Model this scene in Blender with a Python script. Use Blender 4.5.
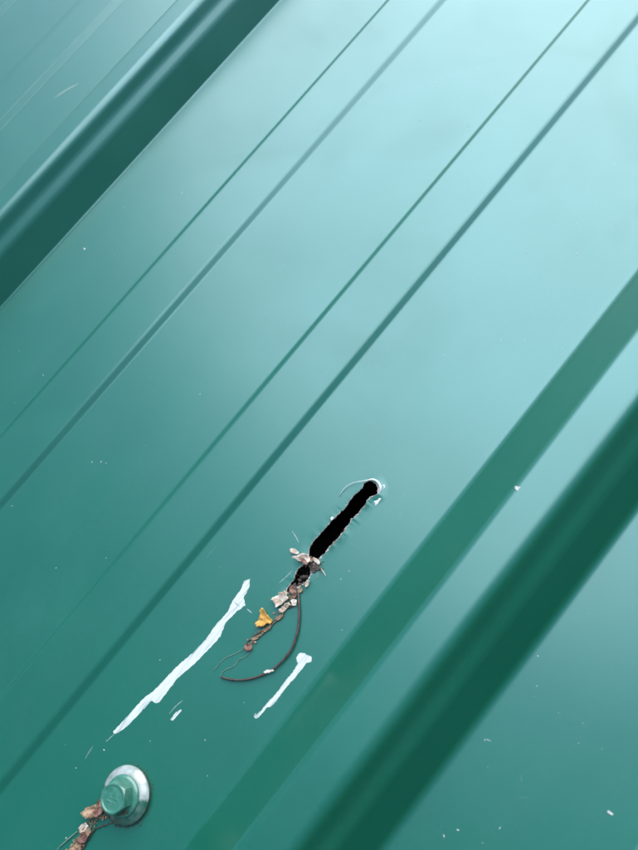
import bpy, bmesh, math, random
from mathutils import Vector, Matrix, noise

for o in list(bpy.data.objects): bpy.data.objects.remove(o)
S = bpy.context.scene
C = S.collection
R = math.radians
MM = 0.001
# The roof has a gentle fall; everything on it is laid out in roof axes
# (x across the ribs, y along them down the slope, z off the sheet, millimetres).
PITCH = Matrix.Rotation(R(-8), 4, 'X')

# ------------------------------------------------------------------ camera
RIGHT = Vector((0.729509, 0.633045, -0.258980))
UP = Vector((-0.545306, 0.766866, 0.338463))
BACK = Vector((0.412865, -0.105689, 0.904639))
FPX, HCAM = 680.0, 194.2
cd = bpy.data.cameras.new('camera')
cam = bpy.data.objects.new('camera', cd); C.objects.link(cam)
cd.sensor_fit = 'VERTICAL'; cd.sensor_height = 24.0
cd.lens = 24.0 * FPX / 850.0
cd.clip_start = 0.005; cd.clip_end = 600
m = Matrix((RIGHT, UP, BACK)).transposed().to_4x4()
m.translation = Vector((0, 0, HCAM * MM))
cam.matrix_world = PITCH @ m
cd.dof.use_dof = True; cd.dof.focus_distance = 0.215; cd.dof.aperture_fstop = 11
S.camera = cam

# ------------------------------------------------------------------ light
SUN_ROOF = Vector((-0.245, 0.601, 0.761)).normalized()
sun_dir = (PITCH.to_3x3() @ SUN_ROOF).normalized()
sl = bpy.data.lights.new('sun', 'SUN'); sl.energy = 1.5; sl.angle = R(71.8); sl.color = (1.0, 0.99, 0.99)
so = bpy.data.objects.new('sun', sl); C.objects.link(so)
so.rotation_euler = sun_dir.to_track_quat('Z', 'Y').to_euler()
w = bpy.data.worlds.new('World'); S.world = w; w.use_nodes = True
nt = w.node_tree
sky = nt.nodes.new('ShaderNodeTexSky'); sky.sky_type = 'NISHITA'; sky.sun_disc = False
sky.sun_elevation = math.asin(sun_dir.z); sky.sun_rotation = math.atan2(sun_dir.x, sun_dir.y)
sky.air_density = 1.0; sky.dust_density = 0.98; sky.ozone_density = 1.46
nt.links.new(sky.outputs[0], nt.nodes['Background'].inputs[0])
nt.nodes['Background'].inputs[1].default_value = 0.050
S.view_settings.view_transform = 'Standard'; S.view_settings.look = 'None'
S.view_settings.gamma = 1; S.view_settings.exposure = 2.10
S.view_settings.use_curve_mapping = False

# ------------------------------------------------------------------ materials
def mat(name, col, rough=0.6, metal=0.0, coat=0.0, coat_rough=0.2, var=0.0, vscale=200, col2=None,
        bump=0.0, bscale=800, bdist=0.0002, spec=0.5, rvar=0.0, rscale=60):
    mt = bpy.data.materials.new(name); mt.use_nodes = True
    t = mt.node_tree; b = t.nodes['Principled BSDF']
    b.inputs['Base Color'].default_value = (*col, 1); b.inputs['Roughness'].default_value = rough
    b.inputs['Metallic'].default_value = metal; b.inputs['Coat Weight'].default_value = coat
    b.inputs['Coat Roughness'].default_value = coat_rough
    b.inputs['Specular IOR Level'].default_value = spec
    tc = t.nodes.new('ShaderNodeTexCoord')
    if var > 0:
        n = t.nodes.new('ShaderNodeTexNoise'); n.inputs['Scale'].default_value = vscale; n.inputs['Detail'].default_value = 5
        t.links.new(tc.outputs['Object'], n.inputs['Vector'])
        rmp = t.nodes.new('ShaderNodeValToRGB')
        rmp.color_ramp.elements[0].position = 0.5 - var / 2; rmp.color_ramp.elements[1].position = 0.5 + var / 2
        rmp.color_ramp.elements[0].color = (*col, 1); rmp.color_ramp.elements[1].color = (*(col2 or col), 1)
        t.links.new(n.outputs['Fac'], rmp.inputs['Fac']); t.links.new(rmp.outputs['Color'], b.inputs['Base Color'])
    if rvar > 0:
        n = t.nodes.new('ShaderNodeTexNoise'); n.inputs['Scale'].default_value = rscale; n.inputs['Detail'].default_value = 6
        t.links.new(tc.outputs['Object'], n.inputs['Vector'])
        mr = t.nodes.new('ShaderNodeMapRange')
        mr.inputs['From Min'].default_value = 0.3; mr.inputs['From Max'].default_value = 0.7
        mr.inputs['To Min'].default_value = rough - rvar; mr.inputs['To Max'].default_value = rough + rvar
        t.links.new(n.outputs['Fac'], mr.inputs['Value']); t.links.new(mr.outputs['Result'], b.inputs['Roughness'])
    if bump > 0:
        n = t.nodes.new('ShaderNodeTexNoise'); n.inputs['Scale'].default_value = bscale; n.inputs['Detail'].default_value = 3
        t.links.new(tc.outputs['Object'], n.inputs['Vector'])
        bp = t.nodes.new('ShaderNodeBump'); bp.inputs['Strength'].default_value = bump; bp.inputs['Distance'].default_value = bdist
        t.links.new(n.outputs['Fac'], bp.inputs['Height']); t.links.new(bp.outputs['Normal'], b.inputs['Normal'])
    return mt

GREEN = (0.0012, 0.0780, 0.0415)
PAINT_ROUGH, PAINT_SPEC, PAINT_COAT, COAT_ROUGH = 0.42, 1.00, 0.44, 0.24
PAINT_TINT = (0.39, 0.805, 1.0)
def paint_material():
    mt = bpy.data.materials.new('green_enamel'); mt.use_nodes = True
    t = mt.node_tree; b = t.nodes['Principled BSDF']; L = t.links.new
    tc = t.nodes.new('ShaderNodeTexCoord')
    def nz(scale, detail, mapscale=None):
        n = t.nodes.new('ShaderNodeTexNoise'); n.inputs['Scale'].default_value = scale; n.inputs['Detail'].default_value = detail
        if mapscale:
            mp = t.nodes.new('ShaderNodeMapping'); mp.inputs['Scale'].default_value = mapscale
            L(tc.outputs['Object'], mp.inputs['Vector']); L(mp.outputs['Vector'], n.inputs['Vector'])
        else: L(tc.outputs['Object'], n.inputs['Vector'])
        return n
    n1 = nz(35, 6)
    rp = t.nodes.new('ShaderNodeValToRGB')
    rp.color_ramp.elements[0].position = 0.3; rp.color_ramp.elements[1].position = 0.72
    rp.color_ramp.elements[0].color = (*[c * 0.95 for c in GREEN], 1); rp.color_ramp.elements[1].color = (*[c * 1.05 for c in GREEN], 1)
    L(n1.outputs['Fac'], rp.inputs['Fac'])
    # thin film of dust, drawn out down the slope and speckled
    d1 = nz(1, 6, (90, 5, 90)); d2 = nz(650, 4)
    dm = t.nodes.new('ShaderNodeMath'); dm.operation = 'MULTIPLY'; L(d1.outputs['Fac'], dm.inputs[0]); L(d2.outputs['Fac'], dm.inputs[1])
    dr = t.nodes.new('ShaderNodeMapRange'); dr.inputs['From Min'].default_value = 0.22; dr.inputs['From Max'].default_value = 0.42
    dr.inputs['To Min'].default_value = 0.0; dr.inputs['To Max'].default_value = 0.07; L(dm.outputs[0], dr.inputs['Value'])
    mx = t.nodes.new('ShaderNodeMixRGB'); mx.inputs[2].default_value = (0.05, 0.12, 0.10, 1)
    L(dr.outputs[0], mx.inputs[0]); L(rp.outputs['Color'], mx.inputs[1]); L(mx.outputs[0], b.inputs['Base Color'])
    n2 = nz(22, 7)
    mr = t.nodes.new('ShaderNodeMapRange')
    mr.inputs['From Min'].default_value = 0.3; mr.inputs['From Max'].default_value = 0.7
    mr.inputs['To Min'].default_value = PAINT_ROUGH - .05; mr.inputs['To Max'].default_value = PAINT_ROUGH + .04
    L(n2.outputs['Fac'], mr.inputs['Value']); # hand and rain smudges
    n5 = nz(16, 3); n5.inputs['Distortion'].default_value = 1.6
    ms = t.nodes.new('ShaderNodeMapRange'); ms.inputs['From Min'].default_value = 0.54; ms.inputs['From Max'].default_value = 0.66
    ms.inputs['To Max'].default_value = 0.035; L(n5.outputs['Fac'], ms.inputs['Value'])
    sm = t.nodes.new('ShaderNodeMath'); sm.operation = 'ADD'; L(mr.outputs['Result'], sm.inputs[0]); L(ms.outputs['Result'], sm.inputs[1])
    L(sm.outputs[0], b.inputs['Roughness'])
    b.inputs['Specular IOR Level'].default_value = PAINT_SPEC; b.inputs['Specular Tint'].default_value = (*PAINT_TINT, 1)
    b.inputs['Coat Weight'].default_value = PAINT_COAT; b.inputs['Coat Roughness'].default_value = COAT_ROUGH
    # slow waviness of the rolled sheet, fine orange peel of the enamel
    n3 = nz(14, 1, (1, 0.35, 1)); n4 = nz(1500, 2)
    b1 = t.nodes.new('ShaderNodeBump'); b1.inputs['Strength'].default_value = 0.35; b1.inputs['Distance'].default_value = 0.0012
    L(n3.outputs['Fac'], b1.inputs['Height'])
    b2 = t.nodes.new('ShaderNodeBump'); b2.inputs['Strength'].default_value = 0.12; b2.inputs['Distance'].default_value = 0.00003
    L(n4.outputs['Fac'], b2.inputs['Height']); L(b1.outputs['Normal'], b2.inputs['Normal'])
    L(b2.outputs['Normal'], b.inputs['Normal']); L(b2.outputs['Normal'], b.inputs['Coat Normal'])
    return mt

M = {}
M['paint'] = paint_material()
M['screw_paint'] = mat('screw_enamel', (0.016, 0.115, 0.08), 0.34, coat=0.5, coat_rough=0.15, var=0.3, vscale=700, col2=(0.04, 0.155, 0.115), bump=0.3, bscale=2200, bdist=0.00012)
M['primer'] = mat('bare_primer', (0.35, 0.39, 0.38), 0.5, var=0.25, vscale=700, col2=(0.43, 0.45, 0.44), bump=0.5, bscale=1800, bdist=0.0001)
M['bright_metal'] = mat('bright_torn_metal', (0.62, 0.64, 0.64), 0.3, metal=0.1, var=0.3, vscale=1500, col2=(0.42, 0.44, 0.44), bump=0.3, bscale=2500, bdist=0.0001)
M['rusty_edge'] = mat('grimy_torn_metal', (0.36, 0.35, 0.33), 0.45, metal=0.1, var=0.25, vscale=700, col2=(0.10, 0.075, 0.065), bump=0.4, bscale=2500, bdist=0.0001)
M['rubber'] = mat('black_rubber', (0.02, 0.02, 0.02), 0.7, var=0.3, vscale=900, col2=(0.06, 0.055, 0.05))
M['leaf'] = mat('dry_leaf', (0.10, 0.058, 0.032), 0.75, var=0.3, vscale=500, col2=(0.30, 0.21, 0.135), bump=0.9, bscale=1800, bdist=0.0003)
M['pale_leaf'] = mat('bleached_leaf', (0.27, 0.22, 0.165), 0.7, var=0.28, vscale=420, col2=(0.56, 0.53, 0.49), bump=0.8, bscale=1500, bdist=0.0003)
M['red_leaf'] = mat('reddish_leaf', (0.09, 0.036, 0.028), 0.75, var=0.3, vscale=500, col2=(0.25, 0.14, 0.11), bump=0.9, bscale=1800, bdist=0.0003)
M['yellow'] = mat('yellow_petal', (0.36, 0.18, 0.018), 0.6, var=0.4, vscale=350, col2=(0.50, 0.34, 0.10), bump=0.6, bscale=1200, bdist=0.0003)
M['twig'] = mat('twig_bark', (0.018, 0.011, 0.011), 0.5, var=0.4, vscale=900, col2=(0.060, 0.036, 0.034), bump=0.6, bscale=2200, bdist=0.0002)
M['strand'] = mat('dry_strand', (0.126, 0.1134, 0.0714), 0.7, var=0.4, vscale=700, col2=(0.0546, 0.0672, 0.042))
M['green_strand'] = mat('pale_green_strand', (0.084, 0.1512, 0.1176), 0.6, var=0.4, vscale=700, col2=(0.1512, 0.2016, 0.1596))
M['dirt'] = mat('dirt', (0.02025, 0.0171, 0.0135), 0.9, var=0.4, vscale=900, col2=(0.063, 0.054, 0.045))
M['speck'] = mat('pale_dust', (0.36, 0.39, 0.38), 0.6)
M['scuff'] = mat('scuffed_paint', (0.085, 0.185, 0.165), 0.42, coat=0.5, coat_rough=0.3)
M['felt'] = mat('roof_felt', (0.008, 0.008, 0.009), 0.95, var=0.4, vscale=400, col2=(0.014, 0.014, 0.015))
M['grass'] = mat('ground_grass', (0.035, 0.06, 0.02), 0.9, var=0.4, vscale=3, col2=(0.06, 0.085, 0.03))

M['added_hill'] = mat('added_hill_cover', (0.020, 0.035, 0.014), 0.95, var=0.4, vscale=0.8, col2=(0.05, 0.07, 0.028))  # dark cover of the added, unseen hill

# ------------------------------------------------------------------ helpers
def px(x, y, h=0.0):
    """roof position (mm) of the spot at height h seen at photograph pixel x, y"""
    d = RIGHT * (x - 319) - UP * (y - 425) - BACK * FPX
    return Vector((0, 0, HCAM)) + d * ((h - HCAM) / d.z)

def link(name, bm, m, parent=None, smooth=False):
    """mesh in roof mm -> one object"""
    bmesh.ops.scale(bm, vec=(MM, MM, MM), verts=bm.verts)
    me = bpy.data.meshes.new(name); bm.to_mesh(me); bm.free()
    for mm_ in (m if isinstance(m, (list, tuple)) else [m]): me.materials.append(mm_)
    if smooth: me.polygons.foreach_set('use_smooth', [True] * len(me.polygons))
    o = bpy.data.objects.new(name, me); C.objects.link(o)
    if parent: o.parent = parent
    else: o.matrix_world = PITCH
    return o

def tag(o, label=None, cat=None, group=None, kind=None):
    if label: o['label'] = label
    if cat: o['category'] = cat
    if group: o['group'] = group
    if kind: o['kind'] = kind
    return o

def empty(name, at):
    """an Empty at a roof position; child meshes keep roof coordinates"""
    o = bpy.data.objects.new(name, None); C.objects.link(o)
    o.matrix_world = PITCH @ Matrix.Translation(Vector(at) * MM)
    o.empty_display_size = 0.01
    return o

def child(name, bm, m, root, at, smooth=False, label=None):
    o = link(name, bm, m, root, smooth)
    o.location = -Vector(at) * MM if not isinstance(root.data, bpy.types.Mesh) else (0, 0, 0)
    if label: o['label'] = label
    return o

def fillet(pts, rad, seg=7):
    """2-D polyline with rounded corners and support points beside each round"""
    out = [Vector(pts[0])]
    for i in range(1, len(pts) - 1):
        a, b, c = Vector(pts[i - 1]), Vector(pts[i]), Vector(pts[i + 1])
        u, v = (a - b).normalized(), (c - b).normalized()
        ang = u.angle(v); r = rad[i]
        t = min(r / math.tan(ang / 2), (a - b).length * 0.62, (c - b).length * 0.62)
        r = t * math.tan(ang / 2)
        p0, p1 = b + u * t, b + v * t
        bis = (u + v).normalized(); cen = b + bis * (r / math.sin(ang / 2))
        out.append(p0 + u * min(0.25, (a - p0).length * 0.3))
        s0, s1 = p0 - cen, p1 - cen
        for k in range(seg + 1):
            q = s0.lerp(s1, k / seg).normalized() * r
            out.append(cen + q)
        out.append(p1 + v * min(0.25, (c - p1).length * 0.3))
    out.append(Vector(pts[-1]))
    return out

Y0, Y1 = -1300.0, 1700.0
def strip(profile, y0=Y0, y1=Y1, ny=1):
    bm = bmesh.new(); rows = []
    for j in range(ny + 1):
        y = y0 + (y1 - y0) * j / ny
        rows.append([bm.verts.new((p[0], y, p[1])) for p in profile])
    for j in range(ny):
        for i in range(len(profile) - 1):
            bm.faces.new((rows[j][i], rows[j][i + 1], rows[j + 1][i + 1], rows[j + 1][i]))
    return bm

def resample(pts, n, closed=True):
    P = [Vector(p) for p in pts]
    if closed: P = P + [P[0]]
    d = [0]
    for a, b in zip(P, P[1:]): d.append(d[-1] + (b - a).length)
    out = []; k = 0
    for i in range(n):
        s = d[-1] * i / (n if closed else n - 1)
        while k < len(d) - 2 and d[k + 1] < s: k += 1
        f = (s - d[k]) / max(1e-9, d[k + 1] - d[k])
        out.append(P[k].lerp(P[k + 1], min(1, f)))
    return out

def tube_bm(path, radii, n=8, wob=0.0, seed=0):
    bm = bmesh.new(); rng = random.Random(seed)
    path = [Vector(p) for p in path]; rings = []
    for i, p in enumerate(path):
        t = (path[min(i + 1, len(path) - 1)] - path[max(i - 1, 0)]).normalized()
        s = t.cross(Vector((0, 0, 1)))
        s = s.normalized() if s.length > 1e-4 else Vector((1, 0, 0))
        u = s.cross(t).normalized()
        r = radii[i] if isinstance(radii, (list, tuple)) else radii
        rings.append([bm.verts.new(p + (s * math.cos(2 * math.pi * k / n) + u * math.sin(2 * math.pi * k / n)) * r * (1 + wob * (rng.random() - .5))) for k in range(n)])
    for a, b in zip(rings, rings[1:]):
        for k in range(n): bm.faces.new((a[k], a[(k + 1) % n], b[(k + 1) % n], b[k]))
    bm.faces.new(rings[0][::-1]); bm.faces.new(rings[-1])
    bmesh.ops.recalc_face_normals(bm, faces=bm.faces)
    return bm

def smooth_path(pts, n):
    """Catmull-Rom through points"""
    P = [Vector(p) for p in pts]; P = [P[0] * 2 - P[1]] + P + [P[-1] * 2 - P[-2]]
    out = []; seg = len(P) - 3
    for i in range(n):
        u = i / (n - 1) * seg; k = min(int(u), seg - 1); t = u - k
        a, b, c, d = P[k:k + 4]
        out.append(0.5 * ((2 * b) + (c - a) * t + (2 * a - 5 * b + 4 * c - d) * t * t + (3 * b - a - 3 * c + d) * t ** 3))
    return out

def flake_bm(outline, z0=0.3, curl=0.6, thick=0.12, seed=0, fold=0.0, n=34, tilt=(0, 0)):
    """a curled, crumpled scrap: outline in roof mm; stands on z0"""
    rng = random.Random(seed)
    P = [Vector((p[0], p[1], 0)) for p in resample([Vector((p[0], p[1], 0)) for p in outline], n)]
    c = sum(P, Vector()) / n
    P = [c + (p - c) * (1 + .22 * noise.noise(p * 1.1 + Vector((seed, 0, 0))) + .16 * noise.noise(p * 3.1 + Vector((seed, 7, 0)))) for p in P]
    size = max((p - c).length for p in P)
    ax = Vector((math.cos(rng.random() * 6.28), math.sin(rng.random() * 6.28), 0))
    off = Vector((rng.random() * 50, rng.random() * 50, 0))
    def zz(p):
        q = (p - c) / size; s = q.dot(ax)
        return curl * (s * s) + fold * abs(q.dot(Vector((-ax.y, ax.x, 0)))) + 0.45 * curl * noise.noise(p * 0.9 + off) + 0.30 * curl * noise.noise(p * 2.2 + off) + tilt[0] * q.x + tilt[1] * q.y
    rings = []
    for f in (1.0, 0.8, 0.55, 0.28):
        rings.append([c + (p - c) * f for p in P])
    allp = [p for r in rings for p in r] + [c]
    zmin = min(zz(p) for p in allp)
    bm = bmesh.new()
    def layer(dz):
        vs = [[bm.verts.new((p.x, p.y, z0 + zz(p) - zmin + dz)) for p in r] for r in rings]
        vc = bm.verts.new((c.x, c.y, z0 + zz(c) - zmin + dz)); return vs, vc
    (A, ac), (B, bc) = layer(thick), layer(0)
    for V, vc in ((A, ac), (B, bc)):
        for r0, r1 in zip(V, V[1:]):
            for k in range(n): bm.faces.new((r0[k], r0[(k + 1) % n], r1[(k + 1) % n], r1[k]))
        for k in range(n): bm.faces.new((V[-1][k], V[-1][(k + 1) % n], vc))
    for k in range(n): bm.faces.new((A[0][k], B[0][k], B[0][(k + 1) % n], A[0][(k + 1) % n]))
    bmesh.ops.recalc_face_normals(bm, faces=bm.faces)
    return bm

def zoomed(pts, x0, y0, s): return [(x0 + x / s, y0 + y / s) for x, y in pts]

# ------------------------------------------------------------------ setting
bm = bmesh.new(); bmesh.ops.create_grid(bm, x_segments=1, y_segments=1, size=250)
me = bpy.data.meshes.new('ground'); bm.to_mesh(me); bm.free(); me.materials.append(M['grass'])
g = bpy.data.objects.new('ground', me); C.objects.link(g); g.location = (0, 0, -4.0); tag(g, kind='structure')
bm = bmesh.new(); bmesh.ops.create_cube(bm, size=1)
bmesh.ops.scale(bm, vec=(1560, Y1 - Y0 - 20, 18), verts=bm.verts)
bmesh.ops.translate(bm, vec=(-130, (Y0 + Y1) / 2, -47), verts=bm.verts)
tag(link('roof_deck', bm, M['felt']), kind='structure')

# unseen hill, added behind and to the right to darken what the ribs reflect
bm = bmesh.new(); NA, NR = 72, 16; rows = []
for j in range(NR + 1):
    row = []
    for i in range(NA + 1):
        a = R(25 + 215 * i / NA); f = j / NR
        rad_ = 9 + 60 * f
        edge_ = max(0.0, min(1.0, min(i, NA - i) / 14)); edge_ = edge_ * edge_ * (3 - 2 * edge_)
        z = -4.3 + edge_ * 44 * (1 - math.cos(math.pi * min(1, f * 1.15))) / 2
        p = Vector((math.sin(a) * rad_, math.cos(a) * rad_, 0))
        z += edge_ * f * 7 * noise.noise(p * 0.12) + edge_ * min(1, f * 5) * 2.0 * noise.noise(p * 0.45)
        row.append(bm.verts.new((p.x, p.y, z)))
    rows.append(row)
for a, b in zip(rows, rows[1:]):
    for i in range(NA): bm.faces.new((a[i], a[i + 1], b[i + 1], b[i]))
bmesh.ops.recalc_face_normals(bm, faces=bm.faces)
me = bpy.data.meshes.new('added_dark_hill'); bm.to_mesh(me); bm.free(); me.materials.append(M['added_hill'])
o = bpy.data.objects.new('added_dark_hill', me); C.objects.link(o); tag(o, kind='structure')

# ------------------------------------------------------------------ roof panels
H_RIB, H_MIN = 16.5, 1.32
def rib_profile(x0, x1, z=0.0, lip=None):
    """trapezoid rib between feet at x0 and x1"""
    w_ = (x1 - x0)
    f = lambda t: x0 + w_ * t
    pts = [(x0 - 4, z), (x0, z), (f(.335), z + H_RIB - .45), (f(.625), z + H_RIB), (f(.715), z + 12.2), (f(.805), z + 9.8), (x1, z)]
    rad = [0, 3.0, 3.6, 4.6, 8.0, 8.0, 2.4 if lip else 3.2, 0]
    if lip: pts += [(x1 + lip, z), (x1 + lip + .5, z - .31)]; rad = rad[:-1] + [0.2, 0]
    else: pts += [(x1 + 4, z)]
    return fillet(pts, rad, 8)

def minor_profile(x0, x1, z=0.0, run=2.4, H_MIN=H_MIN):
    pts = [(x0 - 3, z), (x0 - run * .36, z), (x0 + run * .36, z + H_MIN), (x1 - run / 2, z + H_MIN), (x1 + run / 2, z), (x1 + 3, z)]
    return fillet(pts, [0, 2.0, 2.0, 3.0, 2.0, 0], 6)

def flat_profile(x0, x1, z=0.0): return [Vector((x0, z)), Vector((x1, z))]

PER = 226.0
main_at = (-226.5, 0, 0)
panel = empty('ribbed_metal_sheet', main_at)
tag(panel, 'green ribbed metal roofing sheet with the torn slot and white scratches', 'metal sheet', kind='thing')
HX0, HX1 = -90.2, -43.8      # the pan that carries the slot
for k in range(4):
    s = k * PER
    child('minor_rib', strip(minor_profile(-182.8 + s, -162.5 + s)), M['paint'], panel, main_at, True)
    child('minor_rib', strip(minor_profile(-113.0 + s, -93.2 + s)), M['paint'], panel, main_at, True)
    child('major_rib', strip(rib_profile(-39.8 + s, -1.1 + s)), M['paint'], panel, main_at, True)
    child('flat_pan', strip(flat_profile(-226.5 + s if k == 0 else 2.9 + s - PER, -185.8 + s)), M['paint'], panel, main_at)
    child('flat_pan', strip(flat_profile(-159.5 + s, -116.0 + s)), M['paint'], panel, main_at)
    if k: child('flat_pan', strip(flat_profile(HX0 + s, HX1 + s)), M['paint'], panel, main_at)

left_at = (-246, 0, 0)
lpanel = empty('ribbed_metal_sheet', left_at)
tag(lpanel, 'green ribbed metal roofing sheet lapping over at the upper left, without a slot', 'metal sheet', kind='thing')
Z2 = 0.32
child('major_rib', strip(rib_profile(-265.8, -227.3, Z2, lip=0.5)), M['paint'], lpanel, left_at, True)
child('minor_rib', strip(minor_profile(-325.0, -304.4, Z2, 4.6, .10)), M['paint'], lpanel, left_at, True)
child('minor_rib', strip(minor_profile(-385.0, -364.4, Z2, 4.2, .10)), M['paint'], lpanel, left_at, True)
child('major_rib', strip(rib_profile(-491.8, -453.1, Z2)), M['paint'], lpanel, left_at, True)
child('flat_pan', strip(flat_profile(-301.4, -269.8, Z2)), M['paint'], lpanel, left_at)
child('flat_pan', strip(flat_profile(-361.4, -328.0, Z2)), M['paint'], lpanel, left_at)
child('flat_pan', strip(flat_profile(-449.1, -388.0, Z2)), M['paint'], lpanel, left_at)
child('flat_pan', strip(flat_profile(-900, -495.8, Z2)), M['paint'], lpanel, left_at)

for xb in (-306.9, -302.0, -366.6, -362.2):
    bm = bmesh.new(); prev = None
    for i in range(60):
        y = -60 + 400 * i / 59
        hw = .16 + .10 * noise.noise(Vector((y * .11, xb, 0))); zc = Z2 + (.13 if xb in (-306.9, -366.6) else .04)
        a, b = bm.verts.new((xb - hw, y, zc)), bm.verts.new((xb + hw, y, zc))
        if prev: bm.faces.new((prev[0], prev[1], b, a))
        prev = (a, b)
    child('scuffed_bend', bm, M['scuff'], lpanel, left_at)

# ---- the torn slot: a real opening through the pan
slot_px = zoomed([(400, 88), (440, 105), (460, 145), (455, 190), (430, 205), (400, 212), (375, 245), (345, 290), (310, 335), (275, 372),
                  (245, 395), (225, 430), (195, 470), (165, 515), (125, 560), (95, 590)], 320, 470, 7.975)
slot_px += zoomed([(580, 100), (545, 140), (520, 180), (490, 215), (450, 250), (395, 300), (365, 345), (368, 400), (345, 450), (300, 490), (240, 520), (165, 570),
                   (145, 560), (190, 490), (225, 440), (235, 395), (262, 355), (310, 320), (345, 275), (352, 235), (358, 200), (365, 160), (390, 110), (440, 60)], 270, 530, 9.11)
slot_px += zoomed([(20, 490), (60, 450), (85, 415), (110, 390), (150, 350), (190, 320), (210, 295), (235, 255), (265, 215), (300, 180), (340, 150), (350, 115), (375, 95)], 320, 470, 7.975)
slot = [px(x, y) for x, y in slot_px]
NS = 260
slot = resample(slot, NS)
rng = random.Random(5)
area = sum(a.x * b.y - b.x * a.y for a, b in zip(slot, slot[1:] + slot[:1]))
if area < 0: slot = slot[::-1]
tan = [(slot[(i + 6) % NS] - slot[i - 6]).normalized() for i in range(NS)]
nor = [Vector((t.y, -t.x, 0)) for t in tan]
def smoothed(vals, it=3):
    for _ in range(it): vals = [(vals[i - 1] + vals[i] * 2 + vals[(i + 1) % NS]) / 4 for i in range(NS)]
    return vals
lift, outs = [], []
head = px(366, 487)
for i, p in enumerate(slot):
    t = noise.noise(p * 0.55 + Vector((9, 2, 0)))
    near = max(0, 1 - (p - head).length / 7)
    right = nor[i].x > 0.2
    z = (0.22 + 0.25 * t) if right else (-0.14 + 0.12 * t)
    z += near * (0.35 if right else 0.12)
    lift.append(z)
lift = smoothed(lift, 14)
jit = [0.28 * noise.noise(p * 1.1) + 0.22 * noise.noise(p * 2.6) + 0.12 * noise.noise(p * 6.0) + 0.18 for p in slot]
rings = []
for w_, zf in ((0.0, 1.0), (0.35, 0.92), (1.1, 0.5), (2.0, 0.18), (3.2, 0.0)):
    rings.append([slot[i] + nor[i] * (w_ + (jit[i] if w_ < 2 else 0)) + Vector((0, 0, lift[i] * zf)) for i in range(NS)])
# flatten the outer ring into a convex-ish clean loop around the slot
outer = rings[-1]
bm = bmesh.new()
vo = [bm.verts.new((p.x, p.y, 0)) for p in outer]
eo = [bm.edges.new((vo[i], vo[(i + 1) % NS])) for i in range(NS)]
BY0, BY1 = -60.0, 60.0
bv = [bm.verts.new(p) for p in ((HX0, BY0, 0), (HX1, BY0, 0), (HX1, BY1, 0), (HX0, BY1, 0))]
be = [bm.edges.new((bv[i], bv[(i + 1) % 4])) for i in range(4)]
bmesh.ops.triangle_fill(bm, use_beauty=True, use_dissolve=False, edges=eo + be, normal=(0, 0, 1))
for y in (Y0, Y1):
    a, b = (bv[0], bv[1]) if y < 0 else (bv[2], bv[3])
    c_, d_ = bm.verts.new((b.co.x, y, 0)), bm.verts.new((a.co.x, y, 0))
    bm.faces.new((a, b, c_, d_))
bmesh.ops.recalc_face_normals(bm, faces=bm.faces)
for f in bm.faces:
    if f.normal.z < 0: f.normal_flip()
pan = child('flat_pan', bm, M['paint'], panel, main_at)
pan['label'] = 'flat pan with the torn slot'
bm = bmesh.new()
vr = [[bm.verts.new(p) for p in r] for r in rings]
for a, b in zip(vr, vr[1:]):
    for i in range(NS): bm.faces.new((a[i], a[(i + 1) % NS], b[(i + 1) % NS], b[i]))
bmesh.ops.recalc_face_normals(bm, faces=bm.faces)
for f in bm.faces:
    if f.normal.z < 0: f.normal_flip()
lip = link('torn_lip', bm, M['paint'], pan, True)
lip['label'] = 'bent paint edge around the slot'
# bare edge of the sheet round the opening
bm = bmesh.new()
e0 = [bm.verts.new(p + nor[i] * max(0.02, -0.02 + 0.62 * abs(noise.noise(p * 0.9 + Vector((4, 0, 0)))) * (1.4 if nor[i].x > 0.2 else .6)) + Vector((0, 0, 0.07))) for i, p in enumerate(rings[0])]
e1 = [bm.verts.new(p + Vector((0, 0, 0.03)) - nor[i] * 0.05) for i, p in enumerate(rings[0])]
e2 = [bm.verts.new(p - nor[i] * 0.05 + Vector((0, 0, -0.55))) for i, p in enumerate(rings[0])]
for a, b in ((e0, e1), (e1, e2)):
    for i in range(NS): bm.faces.new((a[i], a[(i + 1) % NS], b[(i + 1) % NS], b[i]))
bmesh.ops.recalc_face_normals(bm, faces=bm.faces)
edge = link('bare_metal_edge', bm, M['rusty_edge'], pan)
edge['label'] = 'pale bare metal edge of the slot'
# bright burr curling over the upper end
arc = zoomed([(150, 203), (175, 165), (215, 128), (265, 103), (320, 92), (375, 84), (420, 76), (455, 92), (478, 125), (478, 165), (450, 195)], 320, 470, 7.975)
path = smooth_path([px(x, y, 0.9) for x, y in arc], 34)
for i, p in enumerate(path): p.z = 0.25 + 0.9 * math.sin(math.pi * min(1, i / 30)) 
rad = [0.08 + 0.40 * max(0, min(1, (i - 14) / 12)) * (1 if i < 29 else (34 - i) / 6) for i in range(34)]
b_ = link('metal_burr', tube_bm(path, rad, 8, 0.35, 2), M['bright_metal'], pan, True)
b_['label'] = 'bright curled metal burr at the upper end of the slot'
fl = flake_bm([px(x, y, .3) for x, y in zoomed([(435, 205), (470, 200), (490, 225), (465, 260), (440, 285), (432, 240)], 320, 470, 7.975)], 0.03, 0.12, 0.05, 3)
link('bare_patch', fl, M['primer'], pan)
fl = flake_bm([px(x, y, .3) for x, y in zoomed([(490, 120), (515, 112), (522, 130), (505, 148), (492, 140)], 320, 470, 7.975)], 0.03, 0.12, 0.05, 4)
link('bare_patch', fl, M['primer'], pan)
fl = flake_bm([px(x, y, .3) for x, y in zoomed([(80, 385), (95, 370), (118, 375), (112, 392), (90, 402)], 320, 470, 7.975)], 0.1, 0.3, 0.1, 5)
link('bare_patch', fl, M['primer'], pan)

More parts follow.
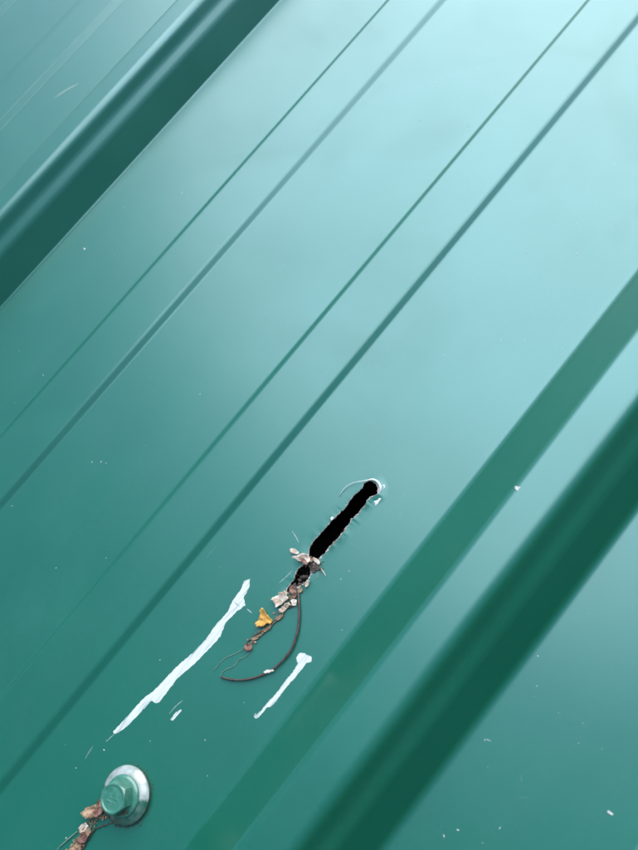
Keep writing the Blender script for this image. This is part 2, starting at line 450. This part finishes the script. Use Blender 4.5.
# ---- scratches through the paint (parts of the sheet)
def scratch(outline, label, seed, z=0.022, n=90, rough=0.10):
    P = resample([px(x, y) for x, y in outline], n)
    r_ = random.Random(seed)
    c = len(P)
    bm = bmesh.new()
    Q = []
    for i, p in enumerate(P):
        t = (P[(i + 1) % c] - P[i - 1]).normalized(); nn = Vector((t.y, -t.x, 0))
        Q.append(p + nn * rough * (r_.random() - .5) * 2)
    v = [bm.verts.new((p.x, p.y, z)) for p in Q]
    e = [bm.edges.new((v[i], v[(i + 1) % c])) for i in range(c)]
    bmesh.ops.triangle_fill(bm, use_beauty=True, use_dissolve=False, edges=e, normal=(0, 0, 1))
    for f in bm.faces:
        f.normal_update()
        if f.normal.z < 0: f.normal_flip()
    lo = [bm.verts.new((p.x, p.y, 0.004)) for p in Q]
    for i in range(c): bm.faces.new((v[i], lo[i], lo[(i + 1) % c], v[(i + 1) % c]))
    o = link('scratch', bm, M['scratch'], pan)
    if label: o['label'] = label
    return o
def scratch_material():
    mt = bpy.data.materials.new('scratched_primer'); mt.use_nodes = True
    t = mt.node_tree; b = t.nodes['Principled BSDF']; L = t.links.new
    tc = t.nodes.new('ShaderNodeTexCoord'); mp = t.nodes.new('ShaderNodeMapping')
    mp.inputs['Rotation'].default_value = (0, 0, R(6)); mp.inputs['Scale'].default_value = (1, 0.06, 1)
    L(tc.outputs['Object'], mp.inputs['Vector'])
    n = t.nodes.new('ShaderNodeTexNoise'); n.inputs['Scale'].default_value = 1900; n.inputs['Detail'].default_value = 5
    L(mp.outputs['Vector'], n.inputs['Vector'])
    rp = t.nodes.new('ShaderNodeValToRGB'); cr = rp.color_ramp
    cr.elements[0].position = 0.25; cr.elements[0].color = (0.03, 0.11, 0.09, 1)
    e_ = cr.elements.new(0.33); e_.color = (0.22, 0.29, 0.285, 1)
    e_ = cr.elements[-1]; e_.position = 0.50; e_.color = (0.42, 0.465, 0.46, 1)
    L(n.outputs['Fac'], rp.inputs['Fac']); L(rp.outputs['Color'], b.inputs['Base Color'])
    b.inputs['Roughness'].default_value = 0.5
    bp = t.nodes.new('ShaderNodeBump'); bp.inputs['Strength'].default_value = 0.5; bp.inputs['Distance'].default_value = 0.0001
    L(n.outputs['Fac'], bp.inputs['Height']); L(bp.outputs['Normal'], b.inputs['Normal'])
    return mt
M['scratch'] = scratch_material()
scratch(zoomed([(598, 35), (595, 70), (572, 110), (580, 140), (545, 165), (500, 210), (480, 265), (440, 310), (370, 380), (310, 430), (235, 530), (215, 530), (205, 520),
                (150, 580), (95, 635), (60, 655), (52, 645), (90, 605), (130, 560), (170, 515), (210, 485), (240, 455), (300, 390), (370, 330), (420, 280), (460, 220),
                (510, 165), (530, 120), (560, 80), (575, 45)], 100, 570, 3.9875), 'long white scratch left of the slot', 1, n=240)
scratch(zoomed([(435, 88), (465, 100), (510, 120), (505, 155), (470, 165), (430, 215), (395, 260), (350, 310), (300, 375), (245, 450), (215, 478), (195, 475), (130, 550),
                (105, 560), (100, 545), (150, 500), (180, 460), (230, 410), (280, 350), (330, 280), (370, 235), (410, 170), (400, 125), (415, 95)], 240, 640, 7.09),
        'shorter white scratch beside the right rib', 2, n=130)
scratch(zoomed([(280, 598), (300, 570), (320, 555), (326, 560), (308, 580), (290, 601)], 100, 570, 3.9875), 'tiny white nick below the long scratch', 3, n=30, rough=.06)

def hairline(pts, wmm, m, seed):
    P = smooth_path([px(x, y) for x, y in pts], 14); r_ = random.Random(seed)
    bm = bmesh.new(); prev = None
    for i, p in enumerate(P):
        t = (P[min(i + 1, 13)] - P[max(i - 1, 0)]).normalized(); nn = Vector((t.y, -t.x, 0))
        f = math.sin(math.pi * (i + .5) / 14) ** .5 * (0.5 + r_.random() * .8) * wmm / 2
        a, b = bm.verts.new((p + nn * f) + Vector((0, 0, .03))), bm.verts.new((p - nn * f) + Vector((0, 0, .03)))
        if prev: bm.faces.new((prev[0], prev[1], b, a))
        prev = (a, b)
    for f in bm.faces:
        f.normal_update()
        if f.normal.z < 0: f.normal_flip()
    return bm
M['faint'] = mat('faint_scratch', (0.045, 0.135, 0.1125), 0.5)
M['pale_line'] = mat('pale_scratch', (0.153, 0.234, 0.2115), 0.5)
for i, (pts, w_, k) in enumerate([
        ([(169, 714), (176, 706), (183, 700)], .25, 'pale_line'), ([(254, 717), (256, 713)], .5, 'pale_line'),
        ([(292, 531), (296, 537), (299, 543)], .35, 'pale_line'), ([(279, 583), (286, 577), (292, 571)], .3, 'pale_line'),
        ([(233, 601), (240, 607)], .3, 'pale_line'), ([(247, 609), (252, 613)], .4, 'pale_line'),
        ([(2, 697), (25, 668), (52, 637)], .45, 'faint'), ([(115, 733), (110, 738), (106, 742)], .3, 'pale_line'),
        ([(85, 759), (89, 752), (93, 746)], .6, 'faint'), ([(206, 558), (216, 546)], .25, 'faint'),
        ([(486, 739), (491, 741)], .3, 'pale_line'), ([(520, 798), (529, 797)], .18, 'faint'), ([(521, 776), (522, 782)], .25, 'faint'),
        ]):
    link('hairline_scratch', hairline(pts, w_, M[k], i), M[k], pan)
o = child('hairline_scratch', hairline([(0, 441), (30, 408), (60, 374), (86, 348)], .3, M['faint'], 40), M['faint'], panel, main_at)
bm = hairline([(54, 99), (66, 91), (79, 84)], .7, M['pale_line'], 41)
bmesh.ops.translate(bm, vec=(0, 0, Z2), verts=bm.verts)
child('hairline_scratch', bm, M['pale_line'], lpanel, left_at)

# ------------------------------------------------------------------ roofing screw
sc = px(127.5, 794.5); sc.z = 0
screw = empty('roofing_screw', sc)
screw.matrix_world = screw.matrix_world @ Matrix.Rotation(R(3), 4, 'X') @ Matrix.Rotation(R(-3), 4, 'Y')
tag(screw, 'green hex head roofing screw with a pale domed washer at the lower left', 'screw')
def lathe(prof, n=48, jitter=0.0, seed=0):
    bm = bmesh.new(); r_ = random.Random(seed); rings = []
    for r, z in prof:
        rings.append([bm.verts.new((math.cos(2 * math.pi * k / n) * r * (1 + jitter * (r_.random() - .5)), math.sin(2 * math.pi * k / n) * r * (1 + jitter * (r_.random() - .5)), z)) for k in range(n)])
    for a, b in zip(rings, rings[1:]):
        for k in range(n): bm.faces.new((a[k], a[(k + 1) % n], b[(k + 1) % n], b[k]))
    if prof[-1][0] > 0.01: bm.faces.new(rings[-1])
    bmesh.ops.recalc_face_normals(bm, faces=bm.faces)
    return bm
def washer_material():
    mt = bpy.data.materials.new('pale_sided_washer'); mt.use_nodes = True
    t = mt.node_tree; b = t.nodes['Principled BSDF']; L = t.links.new
    tc = t.nodes.new('ShaderNodeTexCoord'); sx = t.nodes.new('ShaderNodeSeparateXYZ')
    n = t.nodes.new('ShaderNodeTexNoise'); n.inputs['Scale'].default_value = 500; n.inputs['Detail'].default_value = 6
    L(tc.outputs['Object'], sx.inputs[0]); L(tc.outputs['Object'], n.inputs['Vector'])
    # paler on the side that faces down the slope
    ma = t.nodes.new('ShaderNodeMath'); ma.operation = 'MULTIPLY'; ma.inputs[1].default_value = -0.55; L(sx.outputs['X'], ma.inputs[0])
    mb = t.nodes.new('ShaderNodeMath'); mb.operation = 'ADD'; L(sx.outputs['Y'], mb.inputs[0]); L(ma.outputs[0], mb.inputs[1])
    mc = t.nodes.new('ShaderNodeMath'); mc.operation = 'MULTIPLY_ADD'; mc.inputs[1].default_value = 0.003; L(n.outputs['Fac'], mc.inputs[0]); L(mb.outputs[0], mc.inputs[2])
    rp = t.nodes.new('ShaderNodeMapRange'); rp.inputs['From Min'].default_value = 0.0014; rp.inputs['From Max'].default_value = 0.0026; L(mc.outputs[0], rp.inputs['Value'])
    mx = t.nodes.new('ShaderNodeMixRGB'); mx.inputs[1].default_value = (0.012, 0.085, 0.06, 1); mx.inputs[2].default_value = (0.29, 0.335, 0.33, 1)
    L(rp.outputs[0], mx.inputs[0])
    ng = t.nodes.new('ShaderNodeTexNoise'); ng.inputs['Scale'].default_value = 420; ng.inputs['Detail'].default_value = 7; L(tc.outputs['Object'], ng.inputs['Vector'])
    rg = t.nodes.new('ShaderNodeMapRange'); rg.inputs['From Min'].default_value = 0.42; rg.inputs['From Max'].default_value = 0.68; rg.inputs['To Max'].default_value = 0.75; L(ng.outputs['Fac'], rg.inputs['Value'])
    mg = t.nodes.new('ShaderNodeMixRGB'); mg.inputs[2].default_value = (0.11, 0.16, 0.145, 1)
    L(rg.outputs[0], mg.inputs[0]); L(mx.outputs[0], mg.inputs[1]); L(mg.outputs[0], b.inputs['Base Color'])
    b.inputs['Roughness'].default_value = 0.33; b.inputs['Metallic'].default_value = 0.15
    bp = t.nodes.new('ShaderNodeBump'); bp.inputs['Strength'].default_value = 0.3; bp.inputs['Distance'].default_value = 0.0001
    L(n.outputs['Fac'], bp.inputs['Height']); L(bp.outputs['Normal'], b.inputs['Normal'])
    return mt
M['washer'] = washer_material()
link('rubber_seal', lathe([(7.3, -0.3), (7.35, 0.5), (7.0, 1.15), (4, 1.2)], 48, 0.02, 1), M['rubber'], screw, True)
link('washer', lathe([(7.5, 0.75), (7.62, 0.95), (7.5, 1.25), (6.9, 1.75), (6.0, 2.2), (5.4, 2.35), (4.6, 2.4), (2, 2.4)], 56), M['washer'], screw, True)
hd = link('hex_flange', lathe([(5.35, 2.4), (5.45, 2.7), (5.3, 3.05), (4.6, 3.3), (3.6, 3.4), (1, 3.4)], 48), M['screw_paint'], screw, True)
bm = bmesh.new()
AF = 7.6 / 2; RC = AF / math.cos(math.pi / 6); rot0 = R(14)
prof = []
levels = [(3.2, 0), (6.75, 0), (7.25, 1), (7.3, 2), (7.12, 3)]
n = 48; rings = []
for z, mode in levels:
    ring = []
    for k in range(n):
        a = 2 * math.pi * k / n
        hexr = AF / math.cos(((a - rot0) % (math.pi / 3)) - math.pi / 6)
        if mode == 0: r = min(hexr, RC * .985)
        elif mode == 1: r = min(hexr, AF * 0.985)
        elif mode == 2: r = AF * 0.90
        else: r = AF * 0.78
        zz = z if not (mode == 0 and z > 4) else z + 0.42 * (1 - (hexr - AF) / (RC - AF))
        ring.append(bm.verts.new((math.cos(a) * r, math.sin(a) * r, zz)))
    rings.append(ring)
for a, b in zip(rings, rings[1:]):
    for k in range(n): bm.faces.new((a[k], a[(k + 1) % n], b[(k + 1) % n], b[k]))
bm.faces.new(rings[-1])
bmesh.ops.recalc_face_normals(bm, faces=bm.faces)
link('hex_head', bm, M['screw_paint'], screw)
# faint raised maker's bars on the head are too worn to read: shallow ridges
for y_ in (-0.9, 0.2):
    bm = bmesh.new(); bmesh.ops.create_cube(bm, size=1)
    bmesh.ops.scale(bm, vec=(2.6, .28, .12), verts=bm.verts); bmesh.ops.rotate(bm, verts=bm.verts, matrix=Matrix.Rotation(R(25), 3, 'Z'))
    bmesh.ops.translate(bm, vec=(0.1, y_, 7.17), verts=bm.verts); bmesh.ops.bevel(bm, geom=bm.edges[:], offset=.05, segments=1, affect='EDGES')
    link('head_mark', bm, M['screw_paint'], hd)

# ------------------------------------------------------------------ litter
def flake(name, outline, m, label, cat, z0=0.15, curl=0.7, seed=0, fold=0.0, tilt=(0, 0), thick=.13, group=None):
    P = [px(x, y, z0 + curl * .5) for x, y in outline]
    bm = flake_bm(P, z0, curl, thick, seed, fold, tilt=tilt)
    return tag(link(name, bm, M[m], None, True), label, cat, group)

Z = lambda pts: zoomed(pts, 270, 530, 9.11)
flake('pale_petal', Z([(180, 180), (200, 165), (230, 172), (255, 195), (272, 215), (255, 225), (215, 218), (190, 205)]), 'pale_leaf', 'white oval petal left of the slot, beside the crumpled scrap', 'petal', .3, .5, 11)
flake('crumpled_scrap', Z([(225, 262), (250, 235), (300, 212), (345, 220), (365, 240), (372, 275), (350, 320), (310, 318), (285, 290), (250, 280)]), 'pale_leaf', 'crumpled cream and pink leaf scrap bridging the slot', 'leaf scrap', .5, 1.6, 12, .9)
flake('crumpled_scrap', Z([(270, 262), (300, 250), (330, 275), (335, 315), (300, 300)]), 'red_leaf', 'small reddish curl on top of the crumpled cream scrap', 'leaf scrap', 2.0, .6, 19, .4)
flake('pale_petal', Z([(385, 262), (400, 250), (435, 262), (458, 290), (452, 318), (425, 305), (400, 285)]), 'pale_leaf', 'white petal lying right of the slot, at its narrow waist', 'petal', .5, .6, 13)
flake('crumpled_scrap', Z([(340, 300), (385, 285), (440, 325), (470, 350), (430, 370), (390, 392), (360, 350)]), 'dirt', 'greyish brown crumb below the white petal right of the slot', 'leaf scrap', .2, .5, 14)
flake('folded_scrap', Z([(10, 635), (45, 605), (90, 575), (130, 553), (160, 585), (165, 625), (130, 660), (90, 690), (55, 708), (40, 665)]), 'pale_leaf', 'white folded leaf scrap left of the twig root', 'leaf scrap', .5, 1.3, 15, .8)
flake('leaf_flake', Z([(185, 640), (215, 622), (245, 640), (240, 690), (205, 690)]), 'pale_leaf', 'small white flake touching the twig near its root', 'leaf scrap', .4, .6, 16, .4)
flake('leaf_flake', Z([(90, 725), (120, 690), (165, 662), (185, 680), (150, 715), (115, 755), (95, 760)]), 'pale_leaf', 'narrow cream flake just under the white folded scrap', 'leaf scrap', .4, .6, 17, .4)
flake('leaf_flake', Z([(180, 530), (205, 505), (230, 520), (228, 565), (200, 590), (180, 565)]), 'red_leaf', 'pinkish brown flake at the lower end of the slot', 'leaf scrap', .4, .7, 18, .4)
Y_ = lambda pts: zoomed(pts, 210, 580, 6.38)
flake('yellow_petal', Y_([(330, 180), (348, 188), (362, 215), (385, 240), (402, 262), (392, 282), (362, 275), (350, 290), (330, 298), (300, 297), (290, 275), (312, 248), (320, 205)]), 'yellow', 'bright yellow three lobed petal lying on the dry strand', 'petal', .5, 1.2, 21, .7)
flake('leaf_flake', Y_([(440, 190), (480, 150), (505, 140), (512, 160), (480, 195), (450, 212)]), 'pale_leaf', 'cream flake upslope of the yellow petal, along the strand', 'leaf scrap', .5, .5, 22, .3)
flake('leaf_flake', Y_([(412, 252), (440, 225), (470, 215), (462, 235), (430, 262)]), 'leaf', 'tan flake between the yellow petal and the cream flake', 'leaf scrap', .5, .5, 23, .3)
flake('leaf_flake', Y_([(330, 322), (365, 300), (392, 295), (380, 315), (345, 332)]), 'leaf', 'tan flake on the strand just below the yellow petal', 'leaf scrap', .5, .4, 24, .3)
flake('leaf_flake', Y_([(258, 378), (285, 358), (318, 352), (305, 375), (272, 388)]), 'leaf', 'thin tan flake on the strand above its pink knot', 'leaf scrap', .5, .4, 25, .3)
flake('leaf_flake', Y_([(220, 415), (240, 398), (265, 408), (262, 440), (240, 455), (222, 438)]), 'red_leaf', 'pink flake where the strand splits in two', 'leaf scrap', .5, .7, 26, .4)
flake('leaf_flake', Y_([(340, 588), (365, 572), (405, 572), (412, 580), (375, 592), (350, 598)]), 'pale_leaf', 'pale flake clinging to the curved twig', 'leaf scrap', 1.1, .25, 27)

# curved twig
tw = zoomed([(552, 30), (562, 80), (568, 150), (570, 230), (560, 330), (525, 435), (470, 510), (400, 572), (320, 612), (220, 637), (130, 635), (65, 618)], 210, 580, 6.38)
path = smooth_path([px(x, y, .7) for x, y in tw], 60)
for i, p in enumerate(path): p.z = 0.55 + 0.9 * math.sin(math.pi * i / 59) * .5 + .12 * noise.noise(p * .5) - (1.2 * max(0, 1 - i / 6))
rad = [0.39 - 0.11 * i / 59 + 0.06 * noise.noise(Vector((i * .35, 3, 1))) for i in range(60)]
rad[-1] = .15
tag(link('curved_twig', tube_bm(path, rad, 10, .22, 8), M['twig'], None, True), 'thin dark brown twig curving out of the slot in a hook', 'twig')

# strands
def strand(name, pts, r, m, label, seed, z=.3, n=40, wig=.25, cat='strand'):
    P = smooth_path([px(x, y, z) for x, y in pts], n)
    for i, p in enumerate(P):
        p += Vector((noise.noise(Vector((i * .3, seed, 0))), noise.noise(Vector((i * .3, seed, 9))), 0)) * wig
        p.z = max(r + .02, z + .35 * noise.noise(Vector((i * .22, seed, 5))))
    rr = [r * (0.7 + .6 * abs(noise.noise(Vector((i * .5, seed, 2)))) ) * (1 if i < n - 6 else (n - i) / 6) for i in range(n)]
    return tag(link(name, tube_bm(P, rr, 6, .3, seed), M[m], None, True), label, cat)
strand('dry_strand', Y_([(520, 150), (470, 205), (420, 262), (370, 310), (330, 345), (290, 375), (262, 400), (268, 435), (245, 460)]), .34, 'strand', 'dry brown strand running from the slot under the yellow petal', 31, .35)
strand('dry_strand', Y_([(530, 165), (480, 190), (440, 235), (400, 270), (345, 322), (300, 345), (255, 380), (225, 412)]), .22, 'twig', 'darker thin strand twisted along the yellow petal side', 32, .3)
strand('fine_fibre', Y_([(225, 425), (190, 455), (150, 475), (95, 500), (50, 545), (18, 582)]), .11, 'green_strand', 'upper of the two fine green fibres left of the twig', 33, .15, wig=.3, cat='fibre')
strand('fine_fibre', Y_([(262, 450), (230, 485), (185, 510), (150, 550), (100, 572), (70, 600), (66, 618)]), .11, 'green_strand', 'lower fine green fibre reaching the twig tip', 34, .15, wig=.3, cat='fibre')
strand('pine_needle', Z([(450, 335), (475, 365), (495, 395), (512, 422)]), .2, 'pale_leaf', 'short pale needle pointing away right of the slot waist', 35, .4, 14, .05, 'needle')

# crumbs in the lower end of the slot
def crumbs(bm, centre, spread, count, rmin, rmax, seed, zmax=.3):
    r_ = random.Random(seed)
    for _ in range(count):
        a, d = r_.random() * 6.283, r_.random() ** .6
        c = Vector(centre) + Vector((math.cos(a) * spread[0] * d, math.sin(a) * spread[1] * d, 0))
        r = rmin + (rmax - rmin) * r_.random() ** 2
        t = bmesh.new(); bmesh.ops.create_icosphere(t, subdivisions=1, radius=r)
        for v in t.verts: v.co = Vector((v.co.x * (.7 + r_.random() * .6), v.co.y * (.7 + r_.random() * .6), v.co.z * (.4 + r_.random() * .4))) 
        off = c + Vector((0, 0, r * .5 + r_.random() * zmax))
        vm = {v: bm.verts.new(v.co + off) for v in t.verts}
        for f in t.faces: bm.faces.new([vm[v] for v in f.verts])
        t.free()
bm = bmesh.new()
q = px(301, 585); crumbs(bm, (q.x, q.y, -.4), (2.2, 3.0), 70, .12, .5, 1)
q = px(289, 597); crumbs(bm, (q.x, q.y, 0), (1.8, 2.6), 40, .1, .35, 2)
q = px(318, 566); crumbs(bm, (q.x, q.y, 0), (2.6, 2.2), 60, .05, .24, 3)
q = px(309, 572); crumbs(bm, (q.x, q.y, 0), (4.2, 4.6), 170, .03, .13, 4, .03)
q = px(288, 602); crumbs(bm, (q.x, q.y, 0), (3.6, 4.6), 150, .03, .13, 5, .03)
q = px(262, 630); crumbs(bm, (q.x, q.y, 0), (3.0, 3.8), 70, .03, .12, 6, .03)
q = px(340, 540); crumbs(bm, (q.x, q.y, 0), (1.6, 4.5), 80, .03, .13, 7, .03)
tag(link('dirt_crumbs', bm, M['dirt']), 'dark dirt crumbs gathered in the lower end of the slot', 'dirt', kind='stuff')
bm = bmesh.new(); r_ = random.Random(7)
for k in range(900):
    a = r_.random() * 6.283
    # washed against the side below the light and the uphill side
    wgt = max(0, math.cos(a - R(-62))) ** 1.5
    if r_.random() > .08 + .92 * wgt: continue
    d = 7.45 + abs(r_.gauss(0, .55))
    crumbs(bm, (sc.x + math.cos(a) * d, sc.y + math.sin(a) * d, 0), (.3, .3), 1, .04, .24, k, .04)
for k in range(160):
    a = R(-165 + r_.random() * 110); d = 5.3 + r_.random() * 2.2
    crumbs(bm, (sc.x + math.cos(a) * d, sc.y + math.sin(a) * d, 1.3 + .16 * (7.5 - d) * 2), (.3, .3), 1, .05, .26, k + 2000, .2)
for k in range(120):  # dark crumbs standing for the shadow between hex head and flange
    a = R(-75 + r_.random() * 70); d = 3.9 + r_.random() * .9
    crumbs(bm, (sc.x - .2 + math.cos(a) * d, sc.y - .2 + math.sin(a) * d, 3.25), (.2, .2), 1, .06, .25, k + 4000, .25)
tag(link('dirt_crumbs', bm, M['dirt']), 'dark dirt crumbs ringed round the screw washer, some standing for shade beside the hex head', 'dirt', kind='stuff')

bm = bmesh.new(); r_ = random.Random(17)
trail = [px(x, y) for x, y in Y_([(560, 60), (520, 120), (480, 175), (420, 250), (350, 315), (290, 365), (245, 425)])]
for k in range(90):
    u = r_.random() ** 1.4 * (len(trail) - 1); i_ = min(int(u), len(trail) - 2); p = trail[i_].lerp(trail[i_ + 1], u - i_)
    crumbs(bm, (p.x + r_.gauss(0, .5), p.y + r_.gauss(0, .5), .1), (.4, .4), 1, .08, .42, k + 9000, .5)
q = px(308, 562); crumbs(bm, (q.x, q.y, .2), (2.6, 1.6), 45, .08, .45, 31, .5)
tr2 = [px(x, y) for x, y in zoomed([(330, 330), (270, 330), (220, 380), (190, 440), (150, 500), (110, 545)], 50, 760, 5.8)]
for k in range(150):
    u = r_.random() * (len(tr2) - 1); i_ = min(int(u), len(tr2) - 2); p = tr2[i_].lerp(tr2[i_ + 1], u - i_)
    crumbs(bm, (p.x + r_.gauss(0, .7), p.y + r_.gauss(0, .7), .05), (.4, .4), 1, .06, .42, k + 12000, .6)
tag(link('leaf_crumbs', bm, M['leaf']), 'crushed brown leaf crumbs strewn through the litter at slot and screw', 'leaf litter', kind='stuff')

# leaf scraps held against the screw
W = lambda pts: zoomed(pts, 50, 760, 5.8)
flake('dry_leaf', W([(198, 300), (215, 275), (262, 258), (300, 215), (318, 212), (312, 255), (300, 290), (272, 330), (235, 345), (205, 335)]), 'leaf', 'largest tan dry leaf piece resting against the screw head', 'leaf scrap', .7, 1.8, 41, 1.0)
flake('dry_leaf', W([(250, 300), (285, 265), (312, 268), (300, 310), (270, 335)]), 'red_leaf', 'reddish leaf piece tucked between the screw and the tan leaf', 'leaf scrap', 1.6, .8, 42, .6)
flake('dry_leaf', W([(168, 395), (185, 372), (212, 358), (225, 382), (205, 410), (178, 425)]), 'pale_leaf', 'small pale leaf piece next below the tan leaf', 'leaf scrap', .5, .8, 43, .6)
flake('dry_leaf', W([(160, 470), (175, 425), (210, 415), (225, 440), (205, 475), (175, 490)]), 'red_leaf', 'reddish brown leaf piece third down the trail from the screw', 'leaf scrap', .5, .8, 44, .6)
flake('dry_leaf', W([(100, 535), (115, 490), (150, 478), (185, 490), (175, 530), (130, 550)]), 'leaf', 'tan leaf piece at the bottom edge of the picture', 'leaf scrap', .5, 1.0, 45, .7)
strand('dry_strand', W([(320, 210), (290, 240), (255, 300), (210, 370), (170, 440), (110, 520), (70, 560)]), .2, 'strand', 'dry strand running down left from the screw over the leaf pieces', 51, .8)
strand('dry_strand', W([(340, 370), (300, 385), (265, 400), (235, 440), (200, 500), (170, 540)]), .22, 'twig', 'dark strand on the right side of the screw leaf trail', 52, .4)
strand('dry_strand', W([(320, 320), (260, 335), (225, 352), (238, 385), (215, 420), (180, 470)]), .16, 'green_strand', 'thin green strand looping below the screw head', 53, .5)
strand('pine_needle', W([(155, 415), (110, 455), (70, 490), (35, 525)]), .22, 'green_strand', 'pale green needle at the left of the screw leaf trail', 54, .35, 20, .08, 'needle')

flake('dry_leaf', W([(285, 250), (300, 222), (325, 205), (330, 225), (312, 262), (292, 280)]), 'leaf', 'narrow upright leaf sliver touching the left of the screw head', 'leaf scrap', 1.2, 1.2, 46, .5)
flake('dry_leaf', W([(205, 408), (228, 392), (242, 412), (226, 440), (208, 432)]), 'leaf', 'small tan leaf piece between the pale and reddish ones below the screw', 'leaf scrap', .6, .7, 47, .5)
flake('leaf_flake', Z([(252, 560), (262, 540), (290, 520), (300, 545), (275, 575)]), 'leaf', 'tan flake right of the twig root', 'leaf scrap', .4, .5, 61, .4)
flake('leaf_flake', Z([(205, 575), (228, 560), (240, 590), (228, 625), (205, 615)]), 'red_leaf', 'brown flake left of the twig, just below its root', 'leaf scrap', .4, .7, 62, .4)
flake('leaf_flake', Z([(350, 255), (378, 238), (395, 262), (380, 300), (358, 290)]), 'leaf', 'tan flake between the crumpled cream scrap and the right hand petal', 'leaf scrap', .8, .7, 63, .5)
flake('leaf_flake', Z([(325, 470), (345, 450), (362, 470), (345, 515), (322, 530), (318, 500)]), 'pale_leaf', 'pale sliver on the right rim at the lower end of the slot', 'leaf scrap', .3, .5, 64, .3)
strand('fine_fibre', Z([(250, 560), (200, 600), (170, 660), (120, 690), (70, 760)]), .12, 'strand', 'brown fibre crossing the white folded scrap', 65, 1.0, 24, .2, 'fibre')
strand('fine_fibre', Z([(300, 330), (330, 300), (370, 310), (400, 340), (430, 350)]), .13, 'twig', 'dark fibre lying across the slot waist', 66, 1.2, 24, .2, 'fibre')
strand('fine_fibre', W([(300, 300), (262, 350), (250, 400), (222, 430), (190, 445), (150, 500)]), .14, 'strand', 'pale brown fibre weaving through the leaf trail below the screw', 67, .9, 26, .3, 'fibre')

# ------------------------------------------------------------------ specks
def chip(x, y, s, label, seed, name='paint_chip', h=0.0):
    r_ = random.Random(seed); c = px(x, y, h)
    out = []
    for k in range(9):
        a = 6.283 * k / 9; r = s * (.6 + .6 * r_.random())
        out.append((c.x + math.cos(a) * r * 1.25, c.y + math.sin(a) * r * .8))
    bm = flake_bm(out, h + .03, .12, .08, seed, n=12)
    return tag(link(name, bm, M['speck']), label, 'chip')
chip(518, 488.5, .75, 'bright white chip on the left shoulder of the right rib', 1, h=15.9)
chip(610, 812.5, .5, 'white chip alone near the lower right corner', 2)
chip(84.5, 249, .55, 'bright white chip just below the upper left rib', 3)
chip(412, 800, .55, 'pale curled chip at the foot of the right rib, near the bottom edge', 4)

bm = bmesh.new(); r_ = random.Random(99)
known = [(35, 140), (2, 175), (124, 207), (182, 193), (526, 252), (342, 177), (19, 351), (43, 375), (106, 463), (101, 462), (12, 506), (56, 568), (200, 394), (106, 558),
         (485, 474), (578, 404), (596, 571), (538, 656), (537, 686), (92, 462), (312, 361), (295, 353), (420, 120), (468, 126), (430, 250), (341, 579), (349, 571), (342, 630),
         (150, 741), (76, 768), (104, 750), (270, 700), (485, 740), (444, 836), (500, 828), (458, 830), (160, 660), (30, 740), (66, 838), (205, 740), (330, 790), (264, 780), (577, 254)]
spots = [(x, y, .12 + .11 * r_.random()) for x, y in known] + [(r_.uniform(0, 638), r_.uniform(0, 850), .04 + .08 * r_.random() ** 2) for _ in range(170)]
def surf(p):
    for s in (0, PER, -PER):
        x = p.x - s
        if -42 < x < 1: return None
        for a, b in ((-113, -93.2), (-182.8, -162.5)):
            if a - 3 < x < b + 3: return None
    return Z2 if p.x < -226 else 0.0
for x, y, s in spots:
    p = px(x, y); z = surf(p)
    if z is None or p.x < -262 and abs(p.x + 246) < 40: continue
    t = bmesh.new(); bmesh.ops.create_icosphere(t, subdivisions=1, radius=s)
    e = .5 + r_.random(); a = r_.random() * 3.14
    vm = {}
    for v in t.verts:
        q = Matrix.Rotation(a, 3, 'Z') @ Vector((v.co.x * e * 1.5, v.co.y / (e + .3), v.co.z * .4))
        vm[v] = bm.verts.new(q + Vector((p.x, p.y, z + s * .2)))
    for f in t.faces: bm.faces.new([vm[v] for v in f.verts])
    t.free()
tag(link('dust_specks', bm, M['speck']), 'pale dust specks scattered over the green sheet', 'dust', kind='stuff')
